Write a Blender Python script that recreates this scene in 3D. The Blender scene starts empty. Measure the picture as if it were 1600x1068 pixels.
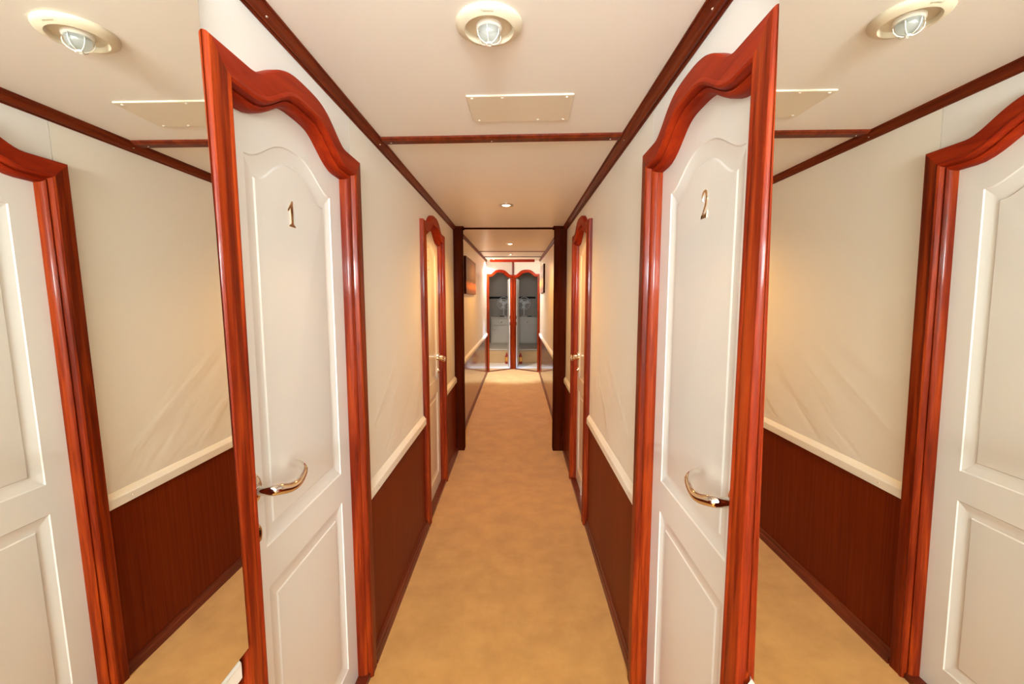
import bpy, bmesh, math, random
import numpy as np
from mathutils import Vector, Matrix

S = bpy.context.scene
C = S.collection
PI = math.pi

# ------------------------------------------------------------------ camera
FPX = 670.0
CZ = 1.39
cam_d = bpy.data.cameras.new('camera')
cam = bpy.data.objects.new('camera', cam_d)
C.objects.link(cam)
cam_d.sensor_width = 36.0
cam_d.sensor_fit = 'HORIZONTAL'
cam_d.lens = FPX / 1600.0 * 36.0
cam_d.clip_start = 0.01
th = math.atan2(534 - 467, FPX)
ps = math.atan2(808 - 800, math.hypot(FPX, 67))
F = Vector((-math.sin(ps) * math.cos(th), math.cos(ps) * math.cos(th), -math.sin(th)))
R = Vector((math.cos(ps), math.sin(ps), 0))
U = R.cross(F)
cam.matrix_world = Matrix(((R.x, U.x, -F.x, 0), (R.y, U.y, -F.y, 0), (R.z, U.z, -F.z, CZ), (0, 0, 0, 1)))
S.camera = cam

# ------------------------------------------------------------------ exposure, world
S.view_settings.view_transform = 'Standard'
S.view_settings.look = 'None'
S.view_settings.gamma = 1
S.view_settings.use_curve_mapping = False
S.view_settings.exposure = 0.38
w = bpy.data.worlds.new('world')
S.world = w
w.use_nodes = True
w.node_tree.nodes['Background'].inputs[0].default_value = (1.0, 0.9, 0.78, 1)
w.node_tree.nodes['Background'].inputs[1].default_value = 0.05


# ------------------------------------------------------------------ lights
def lamp(name, kind, loc, energy, color, rot=(0, 0, 0), **kw):
    d = bpy.data.lights.new(name, kind)
    d.energy = energy
    d.color = color
    for k, v in kw.items():
        setattr(d, k, v)
    o = bpy.data.objects.new(name, d)
    C.objects.link(o)
    o.location = loc
    o.rotation_euler = rot
    return o


WARM = (1.0, 0.51, 0.11)
# the photographer's bounced flash, then two added area lights filling from behind the camera
lamp('bounced_flash', 'AREA', (-.06, -.35, 1.60), 7.5, (.76, .88, .95), rot=(math.radians(155), 0, 0), shape='DISK', size=.30)
lamp('rear_fill', 'AREA', (-.06, -1.15, 1.72), 15, (.76, .87, .91), rot=(math.radians(97), 0, 0), shape='RECTANGLE', size=.80, size_y=.42)  # added frontal fill just behind the camera
lamp('rear_fill_distant', 'AREA', (-.06, -2.9, 1.70), 158, (.76, .87, .91), rot=(PI / 2, 0, 0), shape='RECTANGLE', size=.70, size_y=.36)  # added fill further back, evens out brightness along the corridor
lamp('downlight_beam_near', 'SPOT', (-.074, 2.953, 1.995), 33, WARM, spot_size=2.6, spot_blend=.6, shadow_soft_size=.03)
lamp('downlight_beam_middle', 'SPOT', (-.083, 5.12, 2.015), 33, WARM, spot_size=2.6, spot_blend=.6, shadow_soft_size=.03)
lamp('downlight_beam_end', 'SPOT', (-.40, 7.36, 2.035), 75, (1.0, .86, .74), spot_size=2.8, spot_blend=.5, shadow_soft_size=.03)
lamp('end_floor_fill_spot', 'SPOT', (-.10, 6.50, 2.03), 420, (.38, .60, 1.0), rot=(math.radians(24), 0, 0), spot_size=.85, spot_blend=.8, shadow_soft_size=.02)  # added tilted blue spot, whitens the carpet before the end doors
lamp('cabin_fill_left', 'POINT', (-.50, 8.35, 1.95), 9.0, (1.0, .88, .76), shadow_soft_size=.08)  # added fill hidden behind the header, brightens cabin floor and open leaf
lamp('cabin_fill_right', 'POINT', (.36, 8.35, 1.95), 4.2, (1.0, .90, .80), shadow_soft_size=.08)  # same hidden added fill for the right cabin, weaker


# ------------------------------------------------------------------ materials
def new_mat(name):
    m = bpy.data.materials.new(name)
    m.use_nodes = True
    nt = m.node_tree
    return m, nt, nt.nodes['Principled BSDF']


def paint(name, col, rough=.4, metal=0.0, coat=0.0, bump=0.0, bscale=200.0, spec=.5):
    m, nt, b = new_mat(name)
    b.inputs['Base Color'].default_value = (*col, 1)
    b.inputs['Roughness'].default_value = rough
    b.inputs['Metallic'].default_value = metal
    b.inputs['Coat Weight'].default_value = coat
    b.inputs['Coat Roughness'].default_value = .06
    b.inputs['Specular IOR Level'].default_value = spec
    if bump:
        tc = nt.nodes.new('ShaderNodeTexCoord')
        n = nt.nodes.new('ShaderNodeTexNoise')
        n.inputs['Scale'].default_value = bscale
        n.inputs['Detail'].default_value = 3
        bp = nt.nodes.new('ShaderNodeBump')
        bp.inputs['Strength'].default_value = bump
        bp.inputs['Distance'].default_value = .002
        nt.links.new(tc.outputs['Object'], n.inputs['Vector'])
        nt.links.new(n.outputs['Fac'], bp.inputs['Height'])
        nt.links.new(bp.outputs['Normal'], b.inputs['Normal'])
    return m


def wood(name, dark, mid, light, stretch=(30, 30, 1.2), rough=.25, coat=.6, scale=1.0, coat_rough=.08, spec=.5):
    m, nt, b = new_mat(name)
    tc = nt.nodes.new('ShaderNodeTexCoord')
    mp = nt.nodes.new('ShaderNodeMapping')
    mp.inputs['Scale'].default_value = stretch
    n1 = nt.nodes.new('ShaderNodeTexNoise')
    n1.inputs['Scale'].default_value = 1.6 * scale
    n1.inputs['Detail'].default_value = 5
    n1.inputs['Distortion'].default_value = .6
    n2 = nt.nodes.new('ShaderNodeTexNoise')
    n2.inputs['Scale'].default_value = 9 * scale
    n2.inputs['Detail'].default_value = 3
    mx = nt.nodes.new('ShaderNodeMath')
    mx.operation = 'MULTIPLY_ADD'
    mx.inputs[1].default_value = .35
    cr = nt.nodes.new('ShaderNodeValToRGB')
    e = cr.color_ramp.elements
    e[0].position = .45
    e[0].color = (*dark, 1)
    e[1].position = .85
    e[1].color = (*light, 1)
    k = e.new(.65)
    k.color = (*mid, 1)
    nt.links.new(tc.outputs['Object'], mp.inputs['Vector'])
    nt.links.new(mp.outputs[0], n1.inputs['Vector'])
    nt.links.new(mp.outputs[0], n2.inputs['Vector'])
    nt.links.new(n2.outputs['Fac'], mx.inputs[0])
    nt.links.new(n1.outputs['Fac'], mx.inputs[2])
    nt.links.new(mx.outputs[0], cr.inputs['Fac'])
    nt.links.new(cr.outputs[0], b.inputs['Base Color'])
    b.inputs['Roughness'].default_value = rough
    b.inputs['Specular IOR Level'].default_value = spec
    b.inputs['Coat Weight'].default_value = coat
    b.inputs['Coat Roughness'].default_value = coat_rough
    bp = nt.nodes.new('ShaderNodeBump')
    bp.inputs['Strength'].default_value = .08
    bp.inputs['Distance'].default_value = .001
    nt.links.new(mx.outputs[0], bp.inputs['Height'])
    nt.links.new(bp.outputs['Normal'], b.inputs['Normal'])
    return m


def vinyl(name, col, rough=.42):
    """padded vinyl wall covering with soft diagonal wrinkles"""
    m, nt, b = new_mat(name)
    b.inputs['Base Color'].default_value = (*col, 1)
    b.inputs['Roughness'].default_value = rough
    tc = nt.nodes.new('ShaderNodeTexCoord')
    mp = nt.nodes.new('ShaderNodeMapping')
    mp.vector_type = 'TEXTURE'          # rotate first, then stretch: folds run diagonally up the wall
    mp.inputs['Rotation'].default_value = (math.radians(34), 0, 0)
    mp.inputs['Scale'].default_value = (1, .95, .20)
    n1 = nt.nodes.new('ShaderNodeTexNoise')
    n1.inputs['Scale'].default_value = 1.9
    n1.inputs['Detail'].default_value = 2.0
    n1.inputs['Distortion'].default_value = .5
    sx = nt.nodes.new('ShaderNodeSeparateXYZ')
    mr = nt.nodes.new('ShaderNodeMapRange')       # wrinkles gather towards the chair rail
    mr.inputs['From Min'].default_value = 1.35
    mr.inputs['From Max'].default_value = .75
    mr.inputs['To Min'].default_value = .12
    mr.inputs['To Max'].default_value = 1.0
    mul = nt.nodes.new('ShaderNodeMath')
    mul.operation = 'MULTIPLY'
    n2 = nt.nodes.new('ShaderNodeTexNoise')
    n2.inputs['Scale'].default_value = 350
    n2.inputs['Detail'].default_value = 2
    b1 = nt.nodes.new('ShaderNodeBump')
    b1.inputs['Strength'].default_value = .42
    b1.inputs['Distance'].default_value = .022
    b2 = nt.nodes.new('ShaderNodeBump')
    b2.inputs['Strength'].default_value = .08
    b2.inputs['Distance'].default_value = .0008
    L = nt.links.new
    L(tc.outputs['Object'], mp.inputs['Vector'])
    L(mp.outputs[0], n1.inputs['Vector'])
    L(tc.outputs['Object'], sx.inputs[0])
    L(sx.outputs['Z'], mr.inputs['Value'])
    L(n1.outputs['Fac'], mul.inputs[0])
    L(mr.outputs['Result'], mul.inputs[1])
    L(mul.outputs[0], b1.inputs['Height'])
    L(tc.outputs['Object'], n2.inputs['Vector'])
    L(n2.outputs['Fac'], b2.inputs['Height'])
    L(b1.outputs['Normal'], b2.inputs['Normal'])
    L(b2.outputs['Normal'], b.inputs['Normal'])
    return m


def carpet():
    m, nt, b = new_mat('beige_carpet')
    tc = nt.nodes.new('ShaderNodeTexCoord')
    n1 = nt.nodes.new('ShaderNodeTexNoise')
    n1.inputs['Scale'].default_value = 7.5
    n1.inputs['Detail'].default_value = 6
    n1.inputs['Roughness'].default_value = .62
    cr = nt.nodes.new('ShaderNodeValToRGB')
    e = cr.color_ramp.elements
    e[0].position = .32
    e[0].color = (.435, .200, .036, 1)
    e[1].position = .66
    e[1].color = (.545, .268, .056, 1)
    n2 = nt.nodes.new('ShaderNodeTexNoise')
    n2.inputs['Scale'].default_value = 900
    n2.inputs['Detail'].default_value = 2
    bp = nt.nodes.new('ShaderNodeBump')
    bp.inputs['Strength'].default_value = .35
    bp.inputs['Distance'].default_value = .003
    L = nt.links.new
    L(tc.outputs['Object'], n1.inputs['Vector'])
    L(n1.outputs['Fac'], cr.inputs['Fac'])
    L(cr.outputs[0], b.inputs['Base Color'])
    L(tc.outputs['Object'], n2.inputs['Vector'])
    L(n2.outputs['Fac'], bp.inputs['Height'])
    L(bp.outputs['Normal'], b.inputs['Normal'])
    b.inputs['Roughness'].default_value = .95
    b.inputs['Sheen Weight'].default_value = .2
    return m


M = {}
M['mahog'] = wood('red_mahogany_varnished', (.075, .006, .001), (.165, .014, .002), (.30, .036, .004), rough=.42, coat=.10, spec=.08)
M['mahog_head'] = wood('red_mahogany_header', (.22, .013, .0025), (.28, .020, .0035), (.34, .028, .004), stretch=(3, 30, 30), rough=.5, coat=.05, spec=.08)
M['crown'] = wood('dark_mahogany_crown', (.08, .009, .0025), (.125, .015, .003), (.18, .026, .005), stretch=(30, 1.2, 30), rough=.45, coat=.10, spec=.1)
M['wains'] = wood('mahogany_veneer', (.115, .011, .001), (.145, .016, .0018), (.178, .023, .003), stretch=(60, 60, .9), rough=.45, coat=.05, coat_rough=.25, spec=.08)
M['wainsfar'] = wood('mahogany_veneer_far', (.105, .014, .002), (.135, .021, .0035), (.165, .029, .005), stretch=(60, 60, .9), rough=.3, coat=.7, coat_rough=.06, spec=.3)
M['post'] = wood('dark_wenge_post', (.026, .0030, .0008), (.040, .005, .0012), (.056, .008, .002), rough=.5, coat=.03, spec=.0)
M['base'] = wood('mahogany_skirting', (.07, .009, .003), (.11, .014, .004), (.16, .022, .006), stretch=(30, 1.2, 30), rough=.35, coat=.25, spec=.25)
M['white'] = paint('white_gloss_door_paint', (.81, .785, .75), rough=.25, coat=.3)
M['whitewall'] = paint('white_laminate', (.83, .80, .76), rough=.4, bump=.05)
M['vinyl'] = vinyl('cream_padded_vinyl', (.86, .81, .72))
M['vinylfar'] = vinyl('cream_vinyl_far', (.86, .79, .67), rough=.3)
M['ceil'] = paint('cream_ceiling_vinyl', (.86, .80, .73), rough=.38, bump=.1, bscale=30)
M['rail'] = paint('cream_rail_paint', (.86, .80, .70), rough=.35)
M['plate'] = paint('cream_plastic', (.77, .67, .52), rough=.35)
M['lampcream'] = paint('ivory_lamp_plastic', (.70, .60, .44), rough=.4)
M['chrome'] = paint('polished_chrome', (.80, .76, .70), rough=.06, metal=1)
M['brass'] = paint('polished_nickel_brass', (.80, .62, .42), rough=.10, metal=1)
M['screw'] = paint('screw_metal', (.85, .78, .7), rough=.25, metal=.8)
M['carpet'] = carpet()
M['mirror'] = paint('mirror_silver', (.93, .93, .87), rough=.0, metal=1)
M['glassedge'] = paint('mirror_edge', (.10, .10, .08), rough=.2)
M['dark'] = paint('dark_plastic', (.008, .008, .009), rough=.6, spec=.1)
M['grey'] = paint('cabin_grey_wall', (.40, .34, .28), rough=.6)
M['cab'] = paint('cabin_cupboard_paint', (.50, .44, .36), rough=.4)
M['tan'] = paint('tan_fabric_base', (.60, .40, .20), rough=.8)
M['cabfloor'] = paint('pale_cabin_floor', (.86, .80, .70), rough=.5)
M['fan'] = paint('fan_plastic', (.82, .81, .80), rough=.35)
M['red'] = paint('red_lacquer', (.35, .02, .02), rough=.3)
M['amber'] = paint('amber_band', (.75, .35, .04), rough=.4)
M['ink'] = paint('grey_lettering', (.35, .28, .18), rough=.6)

m, nt, b = new_mat('clear_bulb_glass')
b.inputs['Base Color'].default_value = (.72, .76, .76, 1)
b.inputs['Roughness'].default_value = .08
b.inputs['Transmission Weight'].default_value = .75
b.inputs['IOR'].default_value = 1.45
M['bulb'] = m
m, nt, b = new_mat('downlight_glow')
b.inputs['Base Color'].default_value = (1, .9, .7, 1)
b.inputs['Emission Color'].default_value = (1, .78, .48, 1)
b.inputs['Emission Strength'].default_value = 9
M['glow'] = m


def sunset(name, bands, zlo, zhi, scale):
    """printed canvas: horizontal colour bands broken up by noise"""
    m, nt, b = new_mat(name)
    tc = nt.nodes.new('ShaderNodeTexCoord')
    sx = nt.nodes.new('ShaderNodeSeparateXYZ')
    n = nt.nodes.new('ShaderNodeTexNoise')
    n.inputs['Scale'].default_value = scale
    n.inputs['Detail'].default_value = 5
    mr = nt.nodes.new('ShaderNodeMapRange')
    mr.inputs['From Min'].default_value = zlo
    mr.inputs['From Max'].default_value = zhi
    ma = nt.nodes.new('ShaderNodeMath')
    ma.operation = 'MULTIPLY_ADD'
    ma.inputs[1].default_value = .22
    sb = nt.nodes.new('ShaderNodeMath')
    sb.operation = 'SUBTRACT'
    sb.inputs[1].default_value = .11
    cr = nt.nodes.new('ShaderNodeValToRGB')
    el = cr.color_ramp.elements
    el[0].position = bands[0][0]
    el[0].color = (*bands[0][1], 1)
    el[1].position = bands[-1][0]
    el[1].color = (*bands[-1][1], 1)
    for p, c in bands[1:-1]:
        q = el.new(p)
        q.color = (*c, 1)
    L = nt.links.new
    L(tc.outputs['Object'], sx.inputs[0])
    L(tc.outputs['Object'], n.inputs['Vector'])
    L(sx.outputs['Z'], mr.inputs['Value'])
    L(n.outputs['Fac'], ma.inputs[0])
    L(mr.outputs['Result'], ma.inputs[2])
    L(ma.outputs[0], sb.inputs[0])
    L(sb.outputs[0], cr.inputs['Fac'])
    L(cr.outputs[0], b.inputs['Base Color'])
    b.inputs['Roughness'].default_value = .55
    return m


# ------------------------------------------------------------------ mesh helpers
class MB:
    def __init__(s):
        s.v, s.f, s.mi = [], [], []

    def add(s, vs, fs, mi=0):
        o = len(s.v)
        s.v += [tuple(v) for v in vs]
        s.f += [tuple(i + o for i in f) for f in fs]
        s.mi += [mi] * len(fs)

    def box(s, x0, x1, y0, y1, z0, z1, mi=0):
        s.add([(x0, y0, z0), (x1, y0, z0), (x1, y1, z0), (x0, y1, z0), (x0, y0, z1), (x1, y0, z1), (x1, y1, z1), (x0, y1, z1)],
              [(0, 3, 2, 1), (4, 5, 6, 7), (0, 1, 5, 4), (1, 2, 6, 5), (2, 3, 7, 6), (3, 0, 4, 7)], mi)

    def prism(s, prof, y0, y1, mi=0, cap=True):
        """closed (x,z) profile extruded along y; y0/y1 may be callables of (x,z)"""
        n = len(prof)
        fy = lambda q, p: q(p) if callable(q) else q
        vs = [(x, fy(y0, (x, z)), z) for x, z in prof] + [(x, fy(y1, (x, z)), z) for x, z in prof]
        fs = [(i, (i + 1) % n, n + (i + 1) % n, n + i) for i in range(n)]
        if cap:
            fs += [tuple(range(n))[::-1], tuple(range(n, 2 * n))]
        s.add(vs, fs, mi)

    def lathe(s, prof, seg=40, mi=0, M4=None):
        vs, fs = [], []
        n = len(prof)
        for k in range(seg):
            a = 2 * PI * k / seg
            for r, z in prof:
                vs.append(Vector((r * math.cos(a), r * math.sin(a), z)))
        for k in range(seg):
            for i in range(n - 1):
                a, b2 = k * n + i, ((k + 1) % seg) * n + i
                fs.append((a, b2, b2 + 1, a + 1))
        if M4:
            vs = [M4 @ v for v in vs]
        s.add(vs, fs, mi)

    def tube(s, pts, rad, seg=10, mi=0, flat=1.0, up=Vector((0, 0, 1)), cap=True):
        pts = [Vector(p) for p in pts]
        n = len(pts)
        vs, fs = [], []
        for i, p in enumerate(pts):
            t = (pts[min(i + 1, n - 1)] - pts[max(i - 1, 0)]).normalized()
            a = up - t * up.dot(t)
            if a.length < 1e-4:
                a = Vector((1, 0, 0)) - t * t.x
            a.normalize()
            c = t.cross(a)
            r = rad[i] if isinstance(rad, (list, tuple)) else rad
            for k in range(seg):
                q = 2 * PI * k / seg
                vs.append(p + a * math.cos(q) * r * flat + c * math.sin(q) * r)
        for i in range(n - 1):
            for k in range(seg):
                k2 = (k + 1) % seg
                fs.append((i * seg + k, i * seg + k2, (i + 1) * seg + k2, (i + 1) * seg + k))
        if cap:
            fs += [tuple(range(seg))[::-1], tuple(range((n - 1) * seg, n * seg))]
        s.add(vs, fs, mi)

    def build(s, name, mats, parent=None, smooth=35, bevel=0):
        me = bpy.data.meshes.new(name)
        me.from_pydata(s.v, [], s.f)
        if not isinstance(mats, (list, tuple)):
            mats = [mats]
        for x in mats:
            me.materials.append(x)
        me.polygons.foreach_set('material_index', s.mi)
        bm = bmesh.new()
        bm.from_mesh(me)
        bmesh.ops.remove_doubles(bm, verts=bm.verts, dist=1e-6)
        bmesh.ops.recalc_face_normals(bm, faces=bm.faces)
        bm.to_mesh(me)
        bm.free()
        if smooth:
            me.polygons.foreach_set('use_smooth', [True] * len(me.polygons))
            me.set_sharp_from_angle(angle=math.radians(smooth))
        o = bpy.data.objects.new(name, me)
        C.objects.link(o)
        if parent:
            o.parent = parent
        if bevel:
            md = o.modifiers.new('bevel', 'BEVEL')
            md.width = bevel
            md.segments = 2
            md.limit_method = 'ANGLE'
        return o


def tag(o, label=None, cat=None, group=None, kind=None):
    if label:
        o['label'] = label
    if cat:
        o['category'] = cat
    if group:
        o['group'] = group
    if kind:
        o['kind'] = kind
    return o


def empty(name, loc, rz=0, **kw):
    o = bpy.data.objects.new(name, None)
    C.objects.link(o)
    o.empty_display_size = .05
    o.location = loc
    o.rotation_euler = (0, 0, rz)
    return tag(o, **kw)


def poly_fill(outline, holes=()):
    """triangulate an (x,z) polygon with holes -> verts2d, tris"""
    from mathutils.geometry import tessellate_polygon
    loops = [[Vector((p[0], p[1], 0)) for p in outline]] + [[Vector((p[0], p[1], 0)) for p in h] for h in holes]
    tris = tessellate_polygon(loops)
    vs = [tuple(p) for p in outline]
    for h in holes:
        vs += [tuple(p) for p in h]
    return vs, tris


def offset(path, d, closed=False):
    """offset a polyline to its right-hand side by d with mitres"""
    n = len(path)
    out = []
    for i in range(n):
        p = Vector(path[i])
        if closed:
            a, c = Vector(path[i - 1]), Vector(path[(i + 1) % n])
        else:
            a, c = Vector(path[max(i - 1, 0)]), Vector(path[min(i + 1, n - 1)])
        ns = []
        for q in ((p - a), (c - p)):
            if q.length > 1e-9:
                q = q.normalized()
                ns.append(Vector((q.y, -q.x)))
        if len(ns) == 1:
            nn = ns[0]
        else:
            nn = (ns[0] + ns[1]) / max(.25, 1 + ns[0].dot(ns[1]))
        out.append((p.x + nn.x * d, p.y + nn.y * d))
    return out


def arch_g(d, hw, pw=1.6):
    d = abs(d) / hw
    return 0 if d >= 1 else .5 * (1 + math.cos(PI * d ** pw))


def arch_path(x0, x1, zs, rise, hw, n=36):
    c = (x0 + x1) / 2
    return [(c + t, zs + rise * arch_g(t, hw)) for t in np.linspace(-hw, hw, n)]


# ------------------------------------------------------------------ doors (local: x along wall, -y out of the wall, z up)
DIG = {
    '1': [[(-.55, .62), (.10, 1.0), (.22, 1.0), (.22, .12), (.50, .04), (.50, 0), (-.42, 0), (-.42, .04), (-.12, .12), (-.12, .74), (-.48, .56)]],
}


def stroke(pts, ws, n=8):
    """variable-width stroke through control points (Catmull-Rom)"""
    P, W = [], []
    m_ = len(pts)
    for i in range(m_ - 1):
        p0, p1, p2, p3 = (Vector(pts[max(i - 1, 0)]), Vector(pts[i]), Vector(pts[i + 1]), Vector(pts[min(i + 2, m_ - 1)]))
        for k in range(n):
            t = k / n
            P.append(.5 * ((2 * p1) + (p2 - p0) * t + (2 * p0 - 5 * p1 + 4 * p2 - p3) * t * t + (3 * p1 - p0 - 3 * p2 + p3) * t ** 3))
            W.append(ws[i] * (1 - t) + ws[i + 1] * t)
    P.append(Vector(pts[-1]))
    W.append(ws[-1])
    L_, R_ = [], []
    for i, p in enumerate(P):
        t = (P[min(i + 1, len(P) - 1)] - P[max(i - 1, 0)]).normalized()
        nrm = Vector((-t.y, t.x))
        L_.append(p + nrm * W[i])
        R_.append(p - nrm * W[i])
    return [(L_[i], L_[i + 1], R_[i + 1], R_[i]) for i in range(len(P) - 1)]


def digit(ch, cx, cz, h, yf, parent):
    mb = MB()
    th_ = .004

    def slab(poly):
        n = len(poly)
        pts = [(cx + p[0] * h * .5, cz + (p[1] - .5) * h) for p in poly]
        vs = [(x, yf - th_, z) for x, z in pts] + [(x, yf, z) for x, z in pts]
        vv, tris = poly_fill(pts)
        fs = [tuple(t) for t in tris]
        fs += [(i, (i + 1) % n, n + (i + 1) % n, n + i) for i in range(n)]
        mb.add(vs, fs)
    if ch == '1':
        slab(DIG['1'][0])
    elif ch == '2':
        for q in stroke([(-.42, .68), (-.30, .90), (.02, .985), (.30, .88), (.36, .68), (.18, .42), (-.18, .18), (-.46, .04)],
                        [.085, .06, .035, .10, .12, .09, .06, .05]):
            slab(q)
        slab([(-.50, 0), (.44, 0), (.52, .26), (.46, .26), (.36, .15), (-.40, .12)])
    else:
        for q in stroke([(-.40, .78), (-.22, .95), (.06, .98), (.28, .86), (.22, .64), (-.10, .54)], [.07, .05, .04, .10, .09, .03]):
            slab(q)
        for q in stroke([(-.08, .54), (.26, .48), (.40, .28), (.24, .06), (-.10, .02), (-.42, .12)], [.03, .06, .11, .07, .04, .09]):
            slab(q)
    return mb.build('door_number', M['brass'], parent)


FRAME_PROF = [(0, -.002), (0, .017), (.0012, .0215), (.004, .0248), (.008, .026), (.044, .026), (.047, .028), (.052, .0285), (.057, .025), (.060, .017), (.0615, .008),
              (.0625, .008), (.0635, .012), (.067, .0125), (.071, .009), (.0745, .002), (.076, -.006), (.076, -.024)]


def frame_path(W, zs, rise, z0=0.0):
    hw = W / 2 - .125
    return [(0, z0), (0, zs)] + arch_path(0, W, zs, rise, hw) + [(W, zs), (W, z0)]


def make_frame(parent, W, zs, rise, z0=0.0, prof=FRAME_PROF, mats=None):
    path = frame_path(W, zs, rise, z0)
    n = len(path)
    rings = [[(x, -h, z) for x, z in offset(path, u)] for u, h in prof]

    def part(name, i0, i1, mat):
        mb = MB()
        k = i1 - i0 + 1
        vs = [p for r in rings for p in r[i0:i1 + 1]]
        fs = []
        for a in range(len(prof) - 1):
            for j in range(k - 1):
                fs.append((a * k + j, a * k + j + 1, (a + 1) * k + j + 1, (a + 1) * k + j))
        mb.add(vs, fs)
        return mb.build(name, mat, parent, smooth=28)
    part('door_jamb', 0, 1, M['mahog'])
    part('door_jamb', n - 2, n - 1, M['mahog'])
    part('door_header', 1, n - 2, M['mahog_head'])
    return path


def panel_loop(x0, x1, z0, zs, rise, hw):
    """closed loop, clockwise seen from the front so that offset() goes inward"""
    c = (x0 + x1) / 2
    if rise:
        top = [(c + t, zs + rise * arch_g(t, hw, 1.35)) for t in np.linspace(-hw, hw, 30)]
        return [(x0, z0), (x0, zs)] + top + [(x1, zs), (x1, z0)]
    return [(x0, z0), (x0, zs), (x1, zs), (x1, z0)]


PANEL_PROF = [(0, 0), (.003, .0028), (.016, .0058), (.033, .0078), (.040, .0078), (.043, .0050), (.046, .0047)]


def make_leaf(parent, W, path, leafy=.020, sill=.022):
    outer = offset(path, .070)
    outer = [(outer[0][0], sill)] + outer[1:-1] + [(outer[-1][0], sill)]
    c = W / 2
    pw = .208 * W / .72
    up = panel_loop(c - pw, c + pw, .818, 1.700, .066, pw - .006)
    lo = panel_loop(c - pw, c + pw, sill + .100, .720, 0, 0)
    mb = MB()
    vs, tris = poly_fill(outer, [up, lo])
    mb.add([(x, leafy, z) for x, z in vs], tris)
    for loop in (up, lo):
        n = len(loop)
        zlo = loop[0][1]

        def shrink(u, loop=loop, zlo=zlo):
            k = (pw - u) / pw
            return [(c + (x - c) * k, z + u if abs(z - zlo) < 1e-6 else z - u) for x, z in loop]
        rings = [[(x, leafy + d, z) for x, z in shrink(u)] for u, d in PANEL_PROF]
        v = [p for r in rings for p in r]
        fs = [(a * n + j, a * n + (j + 1) % n, (a + 1) * n + (j + 1) % n, (a + 1) * n + j)
              for a in range(len(rings) - 1) for j in range(n)]
        mb.add(v, fs)
        lv, lt = poly_fill([(p[0], p[2]) for p in rings[-1]])
        mb.add([(x, leafy + PANEL_PROF[-1][1], z) for x, z in lv], lt)
    # back and rim
    n = len(outer)
    v = [(x, leafy, z) for x, z in outer] + [(x, leafy + .034, z) for x, z in outer]
    mb.add(v, [(i, (i + 1) % n, n + (i + 1) % n, n + i) for i in range(n)])
    bv, bt = poly_fill(outer)
    mb.add([(x, leafy + .034, z) for x, z in bv], bt)
    return mb.build('door_leaf', M['white'], parent, smooth=9)


def make_handle(parent, x, z, d, yf):
    """lever handle on leaf surface y=yf, lever pointing to d (+1/-1) along x"""
    mb = MB()
    rot = Matrix.Translation((x, yf, z + .004)) @ Matrix.Rotation(PI / 2, 4, 'X') @ Matrix.Diagonal((.72, 1.25, 1, 1))
    mb.lathe([(0.0001, .012), (.016, .012), (.022, .009), (.026, .003), (.0265, 0)], 32, M4=rot)
    pts, rad = [], []
    for t in np.linspace(0, 1, 6):
        pts.append((x, yf - .008 - .036 * t, z))
        rad.append(.0105)
    for t in np.linspace(.08, 1, 18):
        bow = .010 * math.sin(PI * t)
        hook = .030 * max(0, (t - .80) / .20) ** 2
        pts.append((x + d * (.006 + .142 * t), yf - .046 - bow + hook, z - .020 * math.sin(PI * min(t * 1.05, 1)) + .006 * t))
        rad.append(.0115 - .004 * t)
    mb.tube(pts, rad, 14, flat=1.15)
    return mb.build('door_handle', M['chrome'], parent, smooth=50)


def make_lock(parent, x, z, yf):
    mb = MB()
    rot = Matrix.Translation((x, yf, z)) @ Matrix.Rotation(PI / 2, 4, 'X') @ Matrix.Diagonal((.62, 1.25, 1, 1))
    mb.lathe([(.0001, .003), (.008, .003), (.009, .008), (.014, .008), (.018, .004), (.019, 0)], 32, M4=rot)
    o = mb.build('lock_escutcheon', M['brass'], parent, smooth=50)
    k = MB()
    k.box(x - .0012, x + .0012, yf - .0042, yf - .0030, z - .006, z + .006)
    k.build('keyhole', M['dark'], o)
    return o


def make_door(name, loc, rz, W, zs, rise, num, hx, hd, label, dig=None, leaf=True, sill=.022):
    t = empty(name, loc, rz, label=label, cat='door', kind='structure')
    path = make_frame(t, W, zs, rise)
    lf = make_leaf(t, W, path, sill=sill)
    make_handle(lf, hx, .972, hd, .020)
    make_lock(lf, hx, .872, .020)
    if num:
        digit(num, dig[0], dig[1], .066, .027, lf)
    s = MB()
    s.box(.062, W - .062, -.020, .05, 0, sill)
    s.build('door_sill', M['base'], t, bevel=.002)
    return t


XL, XR = -.558, .434          # wall faces of the first stretch
XFR = .408                    # right wall beyond the posts
XFL = -.545
ZC = 2.018
W1, W2 = .725, .725
D1, D3 = .780, 2.495
D2, D4 = .737, 2.525

make_door('door_1', (XL, D1, 0), PI / 2, W1, 1.852, .074, '1', .118, 1,
          'white panelled door numbered 1 in a red mahogany arched frame on the left', (.346, 1.608))
make_door('door_2', (XR, D2 + W2, 0), -PI / 2, W2, 1.858, .074, '2', W2 - .118, -1,
          'white panelled door numbered 2 in a red mahogany arched frame on the right', (W2 - .346, 1.620))
make_door('door_3', (XL, D3, 0), PI / 2, .72, 1.848, .074, '3', .72 - .118, -1,
          'white door numbered 3 further down the left wall before the dark post', (.350, 1.612))
make_door('door_4', (XR, D4 + .74, 0), -PI / 2, .74, 1.852, .074, None, .118, 1,
          'white door further down the right wall before the dark post')


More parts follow.
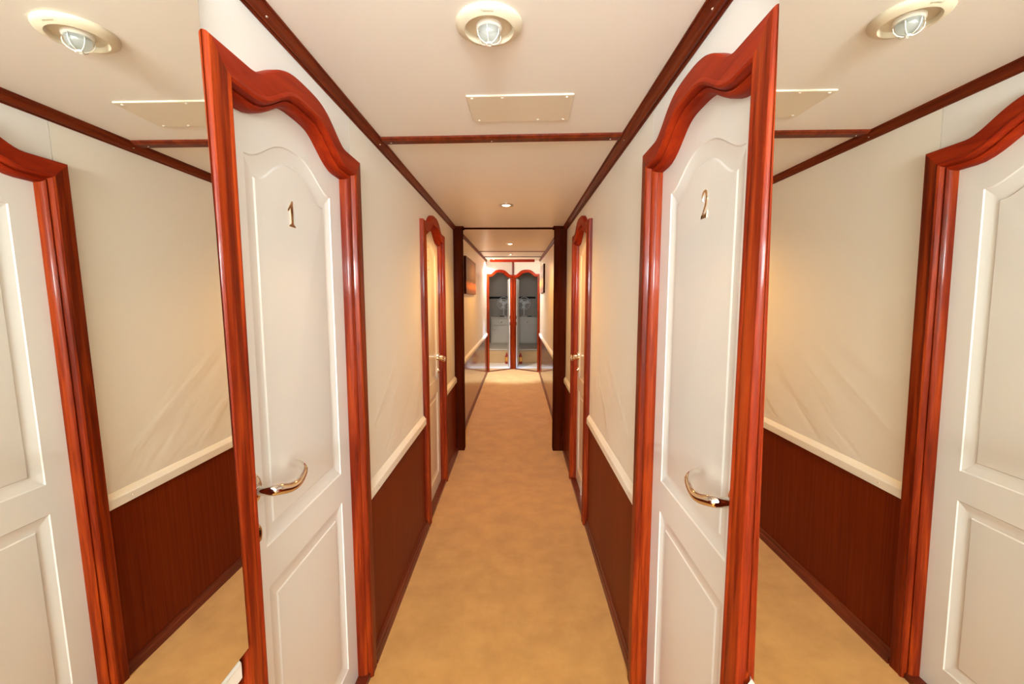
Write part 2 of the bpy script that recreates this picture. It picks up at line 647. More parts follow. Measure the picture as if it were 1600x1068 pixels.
# ------------------------------------------------------------------ walls
def wall_mesh(name, x, thick, segs, z0, z1f, label, mats, side):
    """segs: (y0, y1, material index, door or None); doors = (d0, W, zs, rise)"""
    mb = MB()
    for (y0, y1, mi, door) in segs:
        if door:
            d0, W, zs, rise = door
            p = offset(frame_path(W, zs, rise), .030)
            p = [(d0 + a, b_) for a, b_ in p]
            out = [(y0, z0)] + [(p[0][0], z0)] + p[1:-1] + [(p[-1][0], z0), (y1, z0), (y1, z1f(y1)), (y0, z1f(y0))]
        else:
            out = [(y0, z0), (y1, z0), (y1, z1f(y1)), (y0, z1f(y0))]
        vs, tris = poly_fill(out)
        n = len(out)
        xb = x + side * thick
        mb.add([(x, y, z) for y, z in vs], tris, mi)
        mb.add([(xb, y, z) for y, z in vs], tris, mi)
        mb.add([(x, y, z) for y, z in out] + [(xb, y, z) for y, z in out],
               [(i, (i + 1) % n, n + (i + 1) % n, n + i) for i in range(n)], mi)
    o = mb.build(name, mats, None, smooth=0)
    return tag(o, label, 'wall', kind='structure')


z1 = lambda y: ZC if y < 3.9 else ZC + .0146 * (y - 3.9)
g = .0012
wall_mesh('wall_left', XL, .10, [(-3.2, .70 - g, 0, None), (.70 + g, 1.478 - g, 1, (D1, W1, 1.852, .074)), (1.478 + g, 2.487 - g, 0, None),
                                  (2.487 + g, 3.26, 0, (D3, .72, 1.848, .074)), (3.26, 3.9, 0, None)],
          0, z1, 'cream padded wall on the left with white panel round door 1', [M['vinyl'], M['whitewall']], -1)
wall_mesh('wall_right', XR, .10, [(-3.2, .66 - g, 0, None), (.66 + g, 1.436 - g, 1, (D2, W2, 1.858, .074)), (1.436 + g, 2.517 - g, 0, None),
                                   (2.517 + g, 3.31, 0, (D4, .74, 1.852, .074)), (3.31, 3.9, 0, None)],
          0, z1, 'cream padded wall on the right with white panel round door 2', [M['vinyl'], M['whitewall']], 1)
wall_mesh('wall_left_far', XFL, .10, [(3.9, 7.71, 0, None)], 0, z1, 'cream left wall beyond the dark posts', [M['vinylfar']], -1)
wall_mesh('wall_right_far', XFR, .10, [(3.9, 7.71, 0, None)], 0, z1, 'cream right wall beyond the dark posts', [M['vinylfar']], 1)

mb = MB()
mb.box(XL - .1, XR + .1, -3.30, -3.2, 0, ZC)
tag(mb.build('wall_back', M['vinyl'], smooth=0), 'plain cream wall closing the passage behind the viewer', 'wall', kind='structure')

# floor: level to the posts, gentle ramp, level again; runs on into the cabins
mb = MB()
ys = [(-3.3, 0), (3.5, 0), (3.75, .008), (4.3, .062), (4.5, .07), (8.12, .07)]
xs = (-.70, .58)
for (a, za), (b_, zb) in zip(ys[:-1], ys[1:]):
    mb.add([(xs[0], a, za), (xs[1], a, za), (xs[1], b_, zb), (xs[0], b_, zb)], [(0, 1, 2, 3)])
    mb.add([(xs[0], a, -.06), (xs[1], a, -.06), (xs[1], b_, -.06), (xs[0], b_, -.06)], [(3, 2, 1, 0)])
tag(mb.build('floor', M['carpet'], smooth=60), 'beige carpet running the length of the corridor', 'floor', kind='structure')

mb = MB()
mb.box(-.70, .58, -3.3, 3.9, ZC, ZC + .05)
za, zb = z1(3.9), z1(8.14)
mb.add([(-.70, 3.9, za), (.58, 3.9, za), (.58, 8.14, zb), (-.70, 8.14, zb), (-.70, 3.9, za + .05), (.58, 3.9, za + .05), (.58, 8.14, zb + .05), (-.70, 8.14, zb + .05)],
       [(0, 3, 2, 1), (4, 5, 6, 7), (0, 1, 5, 4), (1, 2, 6, 5), (2, 3, 7, 6), (3, 0, 4, 7)])
tag(mb.build('ceiling', M['ceil'], smooth=0), 'low cream vinyl ceiling of the corridor', 'ceiling', kind='structure')

TR = [0]


def trim(mb, mat, label, cat='trim', name=None, bevel=0, smooth=30):
    TR[0] += 1
    o = mb.build(name or 'trim_%d' % TR[0], mat, smooth=smooth, bevel=bevel)
    return tag(o, label, cat, kind='structure')


def mirror_x(prof, x, side):
    """profile given as (distance from the wall into the corridor, z)"""
    return [(x + side * d, z) for d, z in prof]


def screw(parent, loc, r=.0042, axis='Z'):
    mb_ = MB()
    rot = Matrix.Translation(loc)
    if axis == 'down':
        rot = rot @ Matrix.Rotation(PI, 4, 'X')
    elif axis == '+x':
        rot = rot @ Matrix.Rotation(PI / 2, 4, 'Y')
    elif axis == '-x':
        rot = rot @ Matrix.Rotation(-PI / 2, 4, 'Y')
    mb_.lathe([(.0001, .0022), (r * .6, .0018), (r * .9, .0008), (r, 0)], 12, M4=rot)
    return mb_.build('screw', M['screw'], parent, smooth=60)


# crown mouldings
def crown(x, side, c, y0, y1, label, zf):
    p = [(0, 0), (0, -.031), (.003, -.0315), (.0045, -.028), (.0055, -.0255), (c * .30, -.0275), (c * .42, -.0275), (c * .56, -.0245), (c * .62, -.0205), (c * .62, -.0185), (c * .72, -.0135), (c - .004, -.0095), (c - .004, -.0045), (c, -.0040), (c, 0)]
    mb_ = MB()
    for a, b2 in (((y0), (y1)),):
        n = len(p)
        vs = [(x + side * d, a, zf(a) + z) for d, z in p] + [(x + side * d, b2, zf(b2) + z) for d, z in p]
        mb_.add(vs, [(i, (i + 1) % n, n + (i + 1) % n, n + i) for i in range(n)] + [tuple(range(n)), tuple(range(n, 2 * n))])
    return trim(mb_, M['crown'], label, 'moulding')


cl = crown(XL, 1, .026, -3.2, 3.80, 'dark mahogany crown moulding along the left wall before the posts', z1)
crr = crown(XR, -1, .036, -3.2, 3.80, 'dark mahogany crown moulding along the right wall before the posts', z1)
crown(XFL, 1, .018, 3.86, 7.66, 'dark mahogany crown moulding along the left wall beyond the posts', z1)
crown(XFR, -1, .026, 3.86, 7.66, 'dark mahogany crown moulding along the right wall beyond the posts', z1)
for y in (.985, 1.755, 2.55, 3.35):
    screw(cl, (XL + .016, y, ZC - .0215), r=.0035, axis='down')
for y in (.975, 1.725, 2.55, 3.35):
    screw(crr, (XR - .022, y, ZC - .0190), r=.0035, axis='down')


def rail(x, side, y0, y1, zb, label, p=.018):
    prof = [(0, zb), (p - .002, zb), (p, zb + .002), (p, zb + .034), (p - .002, zb + .037), (p * .35, zb + .050), (0, zb + .056)]
    mb_ = MB()
    mb_.prism(mirror_x(prof, x, side), y0, y1)
    return trim(mb_, M['rail'], label, 'chair rail', bevel=.0015)


def skirt(x, side, y0, y1, label, n, p=.022, z0=0.0, zf=None):
    prof = [(0, 0), (p, 0), (p, .012), (p - .004, .020), (p - .005, .026), (p - .009, .030), (p - .010, .038), (p - .014, .044), (.002, .048), (0, .048)]
    mb_ = MB()
    if zf is None:
        mb_.prism([(a, b2 + z0) for a, b2 in mirror_x(prof, x, side)], y0, y1)
    else:
        yy = [y0] + [q[0] for q in ys if y0 < q[0] < y1] + [y1]
        k = len(prof)
        vs = [(x + side * d, y, zf(y) + z) for y in yy for d, z in prof]
        fs = [(i * k + j, i * k + (j + 1) % k, (i + 1) * k + (j + 1) % k, (i + 1) * k + j) for i in range(len(yy) - 1) for j in range(k)]
        fs += [tuple(range(k)), tuple(range((len(yy) - 1) * k, len(yy) * k))]
        mb_.add(vs, fs)
    return trim(mb_, M['base'], label, 'skirting', name=n)


def floor_z(y):
    for (a, za_), (b2, zb_) in zip(ys[:-1], ys[1:]):
        if a <= y <= b2:
            return za_ + (zb_ - za_) * (y - a) / (b2 - a)
    return 0


def wains(x, side, y0, y1, z0, zt, label, mat='wains'):
    mb_ = MB()
    xa, xb = sorted((x, x + side * .004))
    mb_.box(xa, xb, y0, y1, z0, zt)
    return trim(mb_, M[mat], label, 'wainscot panel', smooth=0)


SEG = [
    ('left', XL, 1, [(-3.2, .775, 'behind door 1'), (D1 + W1 + .003, D3 - .003, 'between doors 1 and 3'), (D3 + .723, 3.79, 'between door 3 and the post')], .018, .022),
    ('right', XR, -1, [(-3.2, .732, 'nearest the viewer, before door 2'), (D2 + W2 + .003, D4 - .003, 'between door 2 and the next door'), (D4 + .743, 3.79, 'between the second door and the post')], .016, .014),
]
for nm, x, sd, segs, rp, sp in SEG:
    for i, (a, b2, where) in enumerate(segs):
        if i == 0:
            where = 'under the mirror before the first door'
        wains(x, sd, a, b2, 0, .648, 'mahogany veneer wainscot on the %s wall %s' % (nm, where))
        r_ = rail(x, sd, a, b2 - (.006 if i == 0 else 0), .646, 'cream painted chair rail on the %s wall %s' % (nm, where), rp)
        if i == 1:
            for y in (a + .10, b2 - .15):
                screw(r_, (x + sd * rp, y, .665), r=.003, axis='+x' if sd > 0 else '-x')
        skirt(x + sd * .004, sd, a, b2, 'dark mahogany skirting on the %s wall %s' % (nm, where), 'baseboard_' + nm, p=sp)
for nm, x, sd in (('left', XFL, 1), ('right', XFR, -1)):
    wains(x, sd, 3.86, 7.69, .0, .735, 'glossy mahogany wainscot on the %s wall beyond the posts' % nm, 'wainsfar')
    rail(x, sd, 3.86, 7.69, .735, 'cream chair rail on the %s wall beyond the posts' % nm)
    skirt(x + sd * .004, sd, 3.86, 7.69, 'dark skirting on the %s wall beyond the posts' % nm, 'baseboard_' + nm, p=.016, zf=floor_z)

# bulkhead posts
for nm, xa, xb in (('left', XL + .002, -.479), ('right', .326, XR - .002)):
    mb = MB()
    z0 = 0
    xo, xi = (xa, xb)
    mb.box(xo, xi, 3.80, 3.875, z0, ZC - .02)
    if nm == 'left':
        mb.box(xo, xo + .012, 3.785, 3.80, z0, ZC - .02)
        mb.box(xo, xi + .012, 3.788, 3.885, ZC - .02, ZC)
    else:
        mb.box(xi - .012, xi, 3.785, 3.80, z0, ZC - .02)
        mb.box(xo - .012, xi, 3.788, 3.885, ZC - .02, ZC)
    trim(mb, M['post'], 'near-black wooden bulkhead post against the %s wall' % nm, 'post', bevel=.002, smooth=0)


# transverse ceiling battens
def batten(x0, y0, x1, y1, wdt, h, z0, label, mat):
    mb_ = MB()
    prof = [(-wdt / 2, 0), (-wdt / 2, -h * .55), (-wdt * .36, -h * .75), (-wdt * .30, -h), (wdt * .30, -h), (wdt * .36, -h * .75), (wdt / 2, -h * .55), (wdt / 2, 0)]
    n = len(prof)
    vs = [(x0, y0 + a, z0 + b2) for a, b2 in prof] + [(x1, y1 + a, z0 + b2) for a, b2 in prof]
    mb_.add(vs, [(i, (i + 1) % n, n + (i + 1) % n, n + i) for i in range(n)] + [tuple(range(n)), tuple(range(n, 2 * n))])
    return trim(mb_, mat, label, 'ceiling batten')


bt = batten(XL + .026, 1.765, XR - .036, 1.730, .062, .012, ZC, 'dark mahogany batten across the ceiling between the vent plate and first downlight', M['crown'])
for x, y in ((-.50, 1.765), (-.10, 1.752), (.36, 1.735)):
    screw(bt, (x, y, ZC - .012), r=.003, axis='down')
batten(-.48, 3.90, .33, 3.90, .07, .008, z1(3.9), 'thin dark batten across the ceiling between the two posts', M['post'])
batten(XFL + .02, 6.05, XFR - .02, 6.05, .05, .006, z1(6.05), 'thin dark batten across the ceiling beyond the second downlight', M['crown'])
batten(XFL + .02, 6.93, XFR - .02, 6.93, .06, .008, z1(6.93), 'dark batten across the ceiling just before the end doors', M['post'])
mb = MB()
mb.box(-.47, .30, 7.50, 7.54, 2.028, z1(7.5))
mb.box(-.47, .30, 7.492, 7.50, 2.034, 2.064)
trim(mb, M['mahog_head'], 'red mahogany pelmet bar under the ceiling above the end doors', 'pelmet', bevel=.002)

# ------------------------------------------------------------------ end bulkhead: V of two doorways
ZF = .07
CXN, CYN = -.075, 8.07
ends = [((-.545, 7.70), (CXN, CYN)), ((CXN, CYN), (.408, 7.70))]
WZS, WRISE = 1.765, .085
EPROF = [(0, -.002), (0, .022), (.002, .024), (.026, .024), (.031, .024), (.034, .016), (.036, .012), (.046, .012), (.050, .006), (.050, -.03)]
mbw = MB()
for i, (p0, p1) in enumerate(ends):
    dv = Vector((p1[0] - p0[0], p1[1] - p0[1]))
    W = dv.length
    ang = math.atan2(dv.y, dv.x)
    side = ('left', 'right')[i]
    t = empty('door_%d' % (5 + i), (p0[0], p0[1], ZF), ang, cat='door', kind='structure',
              label='open %s doorway at the far end of the corridor, arched red frame' % side)
    hw = W / 2 - .07
    path = [(0, 0), (0, WZS)] + arch_path(0, W, WZS, WRISE, hw) + [(W, WZS), (W, 0)]
    n = len(path)
    rings = [[(x, -h, z) for x, z in offset(path, u)] for u, h in EPROF]
    for nm2, i0, i1, mt in (('door_jamb', 0, 1, M['mahog']), ('door_jamb', n - 2, n - 1, M['mahog']), ('door_header', 1, n - 2, M['mahog_head'])):
        mb = MB()
        k = i1 - i0 + 1
        mb.add([p for r in rings for p in r[i0:i1 + 1]],
               [(a * k + j, a * k + j + 1, (a + 1) * k + j + 1, (a + 1) * k + j) for a in range(len(EPROF) - 1) for j in range(k - 1)])
        mb.build(nm2, mt, t, smooth=28)
    mb = MB()
    mb.box(.05, W - .05, -.012, .045, 0, .010)
    mb.build('door_sill', M['base'], t, bevel=.002)
    # wall above the arch
    Mx = Matrix.Translation((p0[0], p0[1], ZF)) @ Matrix.Rotation(ang, 4, 'Z')
    inner = offset(path, .022)
    zt = z1(8.1) - ZF
    out = [(0, 0), (inner[0][0], 0)] + inner[1:-1] + [(inner[-1][0], 0), (W, 0), (W, zt), (0, zt)]
    vs, tris = poly_fill(out)
    nn = len(out)
    mbw.add([Mx @ Vector((x, 0, z)) for x, z in vs], tris)
    mbw.add([Mx @ Vector((x, .045, z)) for x, z in vs], tris)
    mbw.add([Mx @ Vector((x, 0, z)) for x, z in out] + [Mx @ Vector((x, .045, z)) for x, z in out],
            [(q, (q + 1) % nn, nn + (q + 1) % nn, nn + q) for q in range(nn)])
    # open leaf hinged at the centre post, swung into the cabin
    if i == 0:
        h0, h1, nrm = Vector((-.146, 8.085)), Vector((-.192, 8.63)), 1
    else:
        h0, h1, nrm = Vector((-.004, 8.085)), Vector((.040, 8.63)), -1
    la = math.atan2(h1.y - h0.y, h1.x - h0.x)
    MI = (Matrix.Rotation(-ang, 4, 'Z') @ Matrix.Translation((-p0[0], -p0[1], 0)))
    mb = MB()
    ld = (h1 - h0).normalized()
    pn = Vector((-ld.y, ld.x)) * .034 * (-1 if i == 0 else 1)
    base = [h0, h1, h1 + pn, h0 + pn]
    q3 = [MI @ Vector((v.x, v.y, .012)) for v in base] + [MI @ Vector((v.x, v.y, 1.70)) for v in base]
    mb.add(q3, [(0, 3, 2, 1), (4, 5, 6, 7), (0, 1, 5, 4), (1, 2, 6, 5), (2, 3, 7, 6), (3, 0, 4, 7)])
    lf = mb.build('door_leaf', M['white'], t, bevel=.003)
    mb = MB()
    for zz in (.86, .98):
        c0 = MI @ Vector((h0.x + pn.x * .5, h0.y - .004, zz))
        mb.box(c0.x - .010, c0.x + .010, c0.y - .006, c0.y + .006, zz - .03, zz + .03)
    mb.build('latch_plate', M['dark'], lf)
tag(mbw.build('wall_end', M['whitewall'], smooth=0), 'white V-shaped end wall above the two far doorways', 'wall', kind='structure')
mb = MB()
mb.box(CXN - .012, CXN + .012, CYN - .030, CYN - .002, ZF + WZS, z1(8.05))
trim(mb, M['mahog'], 'slim red upright strip above the post between the far doors', 'trim')

# ------------------------------------------------------------------ cabins behind the far doors
mb = MB()
mb.box(-1.3, 1.2, 8.125, 10.7, ZF - .06, ZF)
mb.add([(-.655, 7.74, ZF - .002), (CXN, 8.125, ZF - .002), (-1.3, 8.125, ZF - .002)], [(0, 1, 2)])
tag(mb.build('floor_cabins', M['cabfloor'], smooth=0), 'pale floor of the cabins beyond the far doorways', 'floor', kind='structure')
mb = MB()
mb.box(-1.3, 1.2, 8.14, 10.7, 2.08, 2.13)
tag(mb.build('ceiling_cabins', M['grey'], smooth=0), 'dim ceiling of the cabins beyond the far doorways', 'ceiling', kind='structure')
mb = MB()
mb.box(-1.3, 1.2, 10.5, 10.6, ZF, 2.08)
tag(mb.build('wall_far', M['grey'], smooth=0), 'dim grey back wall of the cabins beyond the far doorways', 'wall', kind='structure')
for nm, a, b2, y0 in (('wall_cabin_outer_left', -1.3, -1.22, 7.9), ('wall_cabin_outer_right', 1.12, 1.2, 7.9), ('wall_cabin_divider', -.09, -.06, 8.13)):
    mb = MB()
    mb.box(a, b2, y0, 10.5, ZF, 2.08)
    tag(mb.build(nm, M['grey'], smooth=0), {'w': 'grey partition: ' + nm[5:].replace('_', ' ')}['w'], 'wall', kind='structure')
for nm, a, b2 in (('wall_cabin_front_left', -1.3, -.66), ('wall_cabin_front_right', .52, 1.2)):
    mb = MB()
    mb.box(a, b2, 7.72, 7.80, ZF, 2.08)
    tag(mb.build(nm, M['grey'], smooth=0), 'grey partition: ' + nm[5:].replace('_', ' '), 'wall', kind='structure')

for sd, x0, x1, fx in (('left', -1.2, -.10, -.335), ('right', -.05, 1.1, .155)):
    # tan plinth (bunk base)
    t = empty('bunk_base', ((x0 + x1) / 2, 9.6, ZF), label='low tan bunk base seen through the %s far doorway' % sd, cat='bunk', group=None)
    wd = (x1 - x0) / 2 - .01
    mb = MB()
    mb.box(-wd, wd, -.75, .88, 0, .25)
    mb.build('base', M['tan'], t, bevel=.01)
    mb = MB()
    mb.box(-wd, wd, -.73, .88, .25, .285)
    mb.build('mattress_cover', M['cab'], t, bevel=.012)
    # cupboard on the bunk base
    cw = .25 if sd == 'left' else .265
    cpx = -.362 if sd == 'left' else .237
    cy0, cy1 = 10.02, 10.46
    zb0 = ZF + .285
    cc = empty('cupboard', (cpx, 10.24, zb0), label='pale built-in cupboard with one drawer inside the %s far cabin' % sd, cat='cupboard')
    mb = MB()
    mb.box(-cw, cw, -.20, .22, 0, .60)
    mb.box(-cw - .01, cw + .01, -.225, .22, .60, .622)
    mb.build('body', M['cab'], cc, bevel=.003)
    mb = MB()
    mb.box(-cw + .03, cw - .03, -.214, -.20, .43, .57)
    dr = mb.build('drawer', M['cab'], cc, bevel=.003)
    mb = MB()
    mb.lathe([(.0001, .022), (.012, .020), (.014, .012), (.006, .006), (.006, 0)], 16, M4=Matrix.Translation((.0, -.214, .50)) @ Matrix.Rotation(PI / 2, 4, 'X'))
    mb.build('knob', M['brass'], dr)
    mb = MB()
    mb.box(-cw + .03, cw - .03, -.214, -.20, .02, .41)
    dd = mb.build('cupboard_door', M['cab'], cc, bevel=.003)
    mb = MB()
    hx = -cw + .07 if sd == 'left' else cw - .07
    mb.tube([(hx - .03, -.214, .36), (hx - .028, -.235, .355), (hx + .028, -.235, .355), (hx + .03, -.214, .36)], .005, 8)
    mb.build('handle', M['chrome'], dd)
    # desk fan on the cupboard
    zf0 = zb0 + .622
    fan = empty('table_fan', (-.32 if sd == 'left' else .165, 10.25, zf0), label='small round table fan standing on the cupboard in the %s far cabin' % sd, cat='fan')
    mb = MB()
    mb.lathe([(.0001, .03), (.03, .028), (.075, .012), (.08, 0), (.0001, 0)], 24)
    mb.build('base', M['fan'], fan)
    mb = MB()
    mb.tube([(0, .02, .02), (0, .02, .28)], .011, 10)
    mb.build('pole', M['fan'], fan)
    cz_ = .312
    mb = MB()
    for r, yy in ((.145, -.03), (.150, 0), (.145, .03), (.10, -.055), (.055, -.062)):
        pts = [(r * math.cos(a), yy, cz_ + r * math.sin(a)) for a in np.linspace(0, 2 * PI, 33)]
        mb.tube(pts, .0034, 6, cap=False, up=Vector((0, 1, 0)))
    for k in range(16):
        a = 2 * PI * k / 16
        mb.tube([(r * math.cos(a), yy, cz_ + r * math.sin(a)) for r, yy in ((.03, -.064), (.055, -.062), (.10, -.055), (.145, -.03), (.150, 0), (.145, .03))], .0020, 6, up=Vector((0, 1, .1)))
    cg = mb.build('cage', M['fan'], fan)
    mb = MB()
    mb.lathe([(.0001, .006), (.025, .004), (.03, 0), (.03, -.03), (.0001, -.03)], 20, M4=Matrix.Translation((0, -.062, cz_)) @ Matrix.Rotation(PI / 2, 4, 'X'))
    mb.build('hub', M['fan'], cg)
    for k in range(3):
        mb = MB()
        a0 = 2 * PI * k / 3 + .4
        vs, fs = [], []
        for j, r in enumerate(np.linspace(.02, .125, 6)):
            for q, tt in enumerate(np.linspace(-.45, .45, 5)):
                ww = tt * (1.0 if j else .6)
                vs.append((r * math.cos(a0 + ww), -.012 + .03 * tt, cz_ + r * math.sin(a0 + ww)))
        for j in range(5):
            for q in range(4):
                fs.append((j * 5 + q, j * 5 + q + 1, (j + 1) * 5 + q + 1, (j + 1) * 5 + q))
        mb.add(vs, fs)
        bl = mb.build('blade', M['fan'], fan)
        md = bl.modifiers.new('thick', 'SOLIDIFY')
        md.thickness = .003
    mb = MB()
    mb.lathe([(.0001, -.05), (.04, -.045), (.045, .0), (.0001, .0)], 20, M4=Matrix.Translation((0, .01, cz_)) @ Matrix.Rotation(PI / 2, 4, 'X'))
    mb.build('motor', M['fan'], fan)
    # black curtain rail on the far wall
    t = empty('curtain_rail', (fx - (.08 if sd == 'left' else -.02), 10.47, 1.425), label='short black rail across the back wall of the %s far cabin' % sd, cat='rail')
    mb = MB()
    mb.box(-.27, .27, -.02, .0, -.022, .022)
    mb.build('rail_bar', M['dark'], t, bevel=.004)
    for xx in (-.24, .24):
        mb = MB()
        mb.box(xx - .01, xx + .01, -.001, .028, -.012, .012)
        mb.build('bracket', M['dark'], t)
    # dark flat object on the cupboard top
    mb = MB()
    dx = -.35 if sd == 'left' else .30
    y_ = 10.06 if sd == 'left' else 10.04
    mb.box(dx - .05, dx + .05, y_, y_ + .07, zf0 + .0005, zf0 + .018)
    tag(mb.build('dark_case', M['dark'], None, bevel=.004), 'small flat dark case lying on the cupboard in the %s far cabin' % sd, 'case')
    # red and amber bottle by the open leaf
    bx, by = (-.212, 8.72) if sd == 'left' else (.070, 8.72)
    t = empty('red_bottle', (bx, by, ZF), label='small dark red bottle with amber band on the floor by the %s far door leaf' % sd, cat='bottle')
    mb = MB()
    mb.lathe([(.0001, 0), (.032, 0), (.034, .006), (.034, .15), (.028, .175), (.014, .195), (.013, .225), (.0001, .226)], 24)
    mb.build('body', M['red'], t)
    mb = MB()
    mb.lathe([(.0346, .05), (.0352, .052), (.0352, .138), (.0346, .14)], 24)
    mb.build('label_band', M['amber'], t)


# ------------------------------------------------------------------ wall mirrors
def mirror(side, x_top, x_bot, y0, y1, zb, zt, label):
    """slab leaning very slightly; x at z=2.0 is x_top, at z=.69 x_bot (front face)"""
    fx_ = lambda z: x_bot + (x_top - x_bot) * (z - .69) / 1.31
    s = -1 if side == 'left' else 1
    rr = .012
    # outline in (y, z) with small rounded far-top corner
    out = [(y0, zb), (y1, zb), (y1, zt - rr)]
    out += [(y1 - rr + rr * math.cos(a), zt - rr + rr * math.sin(a)) for a in np.linspace(0, PI / 2, 6)[1:]]
    out += [(y0, zt)]
    o_ = empty('wall_mirror', (fx_(zb), (y0 + y1) / 2, zb), label=label, cat='mirror')
    ox, oy, oz = o_.location
    mb_ = MB()
    inn = offset(out, -.0025, closed=True)
    vs, tris = poly_fill(inn)
    mb_.add([(fx_(z) - ox, y - oy, z - oz) for y, z in vs], tris)
    mb_.build('glass', M['mirror'], o_, smooth=0)
    n = len(out)
    e = MB()
    th_ = s * .0045
    A = [(fx_(z) - ox, y - oy, z - oz) for y, z in inn]
    B = [(fx_(z) - ox + s * .0015, y - oy, z - oz) for y, z in out]
    D = [(fx_(z) - ox + th_, y - oy, z - oz) for y, z in out]
    e.add(A + B + D, [(k * n + i, k * n + (i + 1) % n, (k + 1) * n + (i + 1) % n, (k + 1) * n + i) for k in (0, 1) for i in range(n)] + [tuple(range(2 * n, 3 * n))])
    e.build('bevelled_edge', M['glassedge'], o_, smooth=0)
    return o_


mirror('left', -.5440, -.5290, -.55, .7785, .703, 1.925, 'tall frameless wall mirror on the left reflecting door 2')
mirror('right', .4125, .4265, -.55, .7355, .703, 1.935, 'tall frameless wall mirror on the right reflecting door 1')


# ------------------------------------------------------------------ ceiling fittings
def cage_lamp(loc, label, rz=0):
    t = empty('ceiling_lamp', loc, rz, label=label, cat='lamp')
    mb_ = MB()
    mb_.lathe([(.0765, 0), (.0765, -.004), (.075, -.007), (.070, -.0105), (.060, -.0145), (.0565, -.0155), (.0545, -.014), (.0535, -.008), (.052, -.0045), (.028, -.0045), (.0001, -.0045)], 72)
    rim = mb_.build('rim', M['lampcream'], t, smooth=45)
    mb_ = MB()
    mb_.lathe([(.030, -.004), (.030, -.010), (.028, -.013), (.024, -.0135), (.022, -.012), (.022, -.004)], 40)
    mb_.build('collar', M['rail'], t, smooth=50)
    mb_ = MB()
    mb_.lathe([(.0245, -.005), (.0250, -.015), (.0235, -.026), (.018, -.0345), (.009, -.038), (.0001, -.0385)], 32)
    mb_.build('bulb', M['bulb'], t, smooth=70)
    for k in range(6):
        a = 2 * PI * k / 6 + .42
        mb_ = MB()
        mb_.tube([(r * math.cos(a), r * math.sin(a), z) for r, z in ((.0275, -.012), (.0285, -.020), (.0270, -.029), (.021, -.037), (.012, -.0415), (.004, -.0425))], .0011, 8)
        mb_.build('cage_wire', M['rail'], t, smooth=60)
    mb_ = MB()
    mb_.lathe([(.0065, -.040), (.0075, -.0425), (.0065, -.045), (.0035, -.0445), (.003, -.0425)], 20)
    mb_.build('cage_cap', M['rail'], t, smooth=60)
    # faint maker's lettering on the rim
    fc = bpy.data.curves.new('lettering', 'FONT')
    fc.body = 'Telesonal'
    fc.size = .0072
    fc.extrude = .0001
    fc.align_x = 'CENTER'
    tmp = bpy.data.objects.new('lettering_tmp', fc)
    C.objects.link(tmp)
    dg = bpy.context.evaluated_depsgraph_get()
    dg.update()
    me = bpy.data.meshes.new_from_object(tmp.evaluated_get(dg))
    bpy.data.objects.remove(tmp)
    sl = math.atan2(.004, .010)
    for v in me.vertices:
        # bend round the rim on its near side, face down
        a = -v.co.x / .0665
        r = .0640 + v.co.y
        zz = -.0130 + (r - .0640) * (.0040 / .010) - .0003 - abs(v.co.z)
        v.co = (r * math.sin(-a) , -r * math.cos(a), zz)
    me.materials.clear()
    me.materials.append(M['ink'])
    o_ = bpy.data.objects.new('lettering', me)
    C.objects.link(o_)
    o_.parent = rim
    return t


cage_lamp((-.065, 1.052, ZC), 'round ivory ceiling lamp with caged glass bulb', rz=0)

# access plate
t = empty('ceiling_access_plate', (.010, 1.488, ZC), math.radians(-1.6), label='cream rectangular access plate screwed to the ceiling', cat='access plate')
mb = MB()
hw_, hd_, rc = .168, .096, .016
out = []
for cxn, cyn, a0 in ((hw_ - rc, hd_ - rc, 0), (-hw_ + rc, hd_ - rc, PI / 2), (-hw_ + rc, -hd_ + rc, PI), (hw_ - rc, -hd_ + rc, 1.5 * PI)):
    r_ = rc if cyn > 0 else .004
    cx2 = cxn if cyn > 0 else (hw_ - r_) * (1 if cxn > 0 else -1)
    cy2 = cyn if cyn > 0 else -hd_ + r_
    out += [(cx2 + r_ * math.cos(a0 + q), cy2 + r_ * math.sin(a0 + q)) for q in np.linspace(0, PI / 2, 6)]
n = len(out)
# refined edge loops so the near edge can wave slightly off the ceiling
NN = 12
ring = []
for i in range(n):
    a, b2 = Vector(out[i]), Vector(out[(i + 1) % n])
    k = max(1, int((b2 - a).length / .02))
    ring += [a + (b2 - a) * j / k for j in range(k)]
zz = lambda p: -.0045
n = len(ring)
vs = [(p.x, p.y, 0) for p in ring] + [(p.x, p.y, zz(p) + .0012) for p in ring] + [(p.x * .988, p.y * .98, zz(p)) for p in ring]
fs = [(k * n + i, k * n + (i + 1) % n, (k + 1) * n + (i + 1) % n, (k + 1) * n + i) for k in (0, 1) for i in range(n)] + [tuple(range(2 * n, 3 * n))]
mb.add(vs, fs)
mb.build('plate', M['plate'], t, smooth=0)
for x, y in ((-.150, -.082), (-.055, -.084), (.146, -.082), (-.146, .082), (.060, .082), (.146, .082)):
    sc = screw(t, (x, y, -.0044), r=.0050, axis='down')
    sc.data.materials[0] = M['rail']


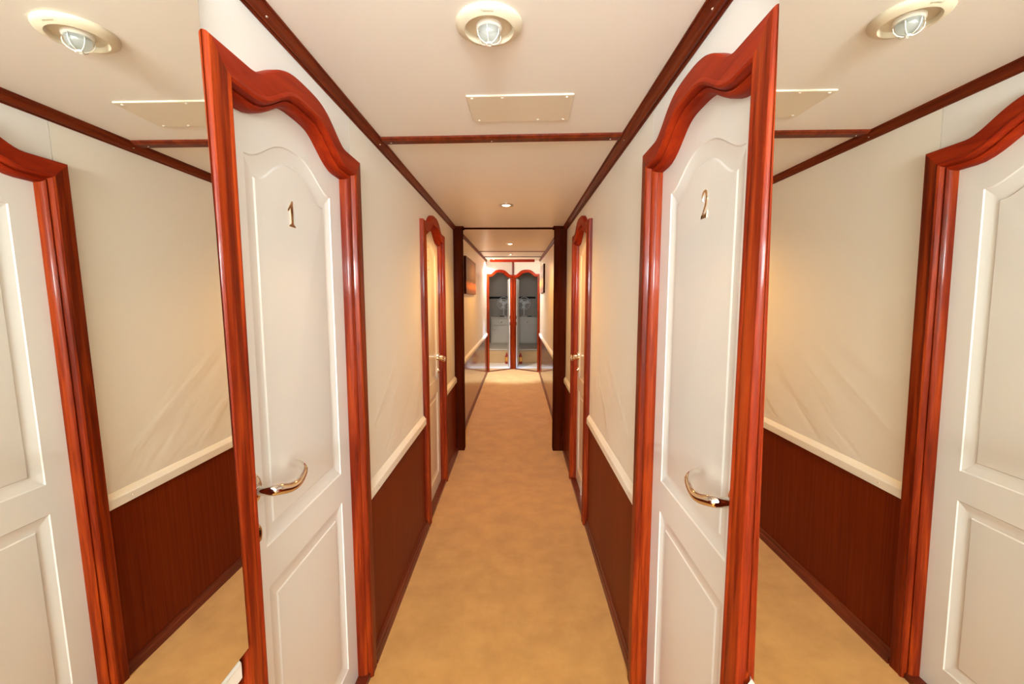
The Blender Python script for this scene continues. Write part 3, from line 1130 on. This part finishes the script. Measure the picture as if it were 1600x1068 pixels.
def downlight(loc, label, r=.052, ri=.028, tilt=0):
    t_ = empty('downlight', loc, label=label, cat='downlight', group=None)
    t_.rotation_euler = (tilt, 0, 0)
    mb_ = MB()
    mb_.lathe([(r, 0), (r, -.003), (r - .004, -.0055), (ri + .006, -.006), (ri + .001, -.003), (ri, .0)], 40)
    mb_.build('trim_ring', M['chrome'], t_, smooth=50)
    mb_ = MB()
    mb_.lathe([(ri, -.001), (ri * .8, -.006), (ri * .4, -.009), (.0001, -.010)], 32)
    mb_.build('lens', M['glow'], t_, smooth=60)
    return t_


downlight((-.074, 2.953, ZC), 'round warm downlight in the ceiling between doors 3 and 4')
downlight((-.083, 5.12, z1(5.12)), 'round warm downlight in the ceiling beyond the dark posts', r=.045, tilt=.0146)
downlight((-.40, 7.36, z1(7.36)), 'small bright downlight at the left before the red pelmet bar', r=.036, ri=.020, tilt=.0146)
downlight((-.10, 6.50, z1(6.50)), 'small round downlight between the last two ceiling battens', r=.036, ri=.015, tilt=.0146)

# ------------------------------------------------------------------ canvas prints
m1 = sunset('dusk_print', [(0, (.16, .07, .05)), (.12, (.30, .10, .05)), (.20, (.75, .22, .04)), (.30, (.60, .16, .05)), (.36, (.13, .07, .05)),
                           (.60, (.20, .12, .10)), (.80, (.22, .12, .11)), (1, (.14, .08, .08))], 0, .385, 14)
m2 = sunset('amber_print', [(0, (.30, .18, .14)), (.16, (.34, .17, .10)), (.28, (.80, .42, .14)), (.45, (.85, .50, .20)), (.58, (.38, .30, .26)),
                            (.75, (.60, .52, .52)), (1, (.66, .62, .62))], 0, .42, 16)


def canvas(x, sd, y0, y1, z0, zt, mat, label):
    t_ = empty('canvas_print', (x, (y0 + y1) / 2, z0), label=label, cat='picture')
    h = (y1 - y0) / 2
    mb_ = MB()
    xa, xb = sorted((0, sd * .024))
    mb_.box(xa, xb, -h, h, 0, zt - z0)
    mb_.build('stretcher_frame', M['post'], t_)
    mb_ = MB()
    xa, xb = sorted((sd * .024, sd * .026))
    mb_.box(xa, xb, -h, h, 0, zt - z0)
    mb_.build('printed_canvas', mat, t_)
    return t_


canvas(XFL, 1, 4.42, 5.42, 1.445, 1.83, m1, 'dusky canvas print with orange glow on the left wall beyond the posts')
canvas(XFR, -1, 6.35, 7.35, 1.485, 1.905, m2, 'pale and amber canvas print on the right wall near the far doors')
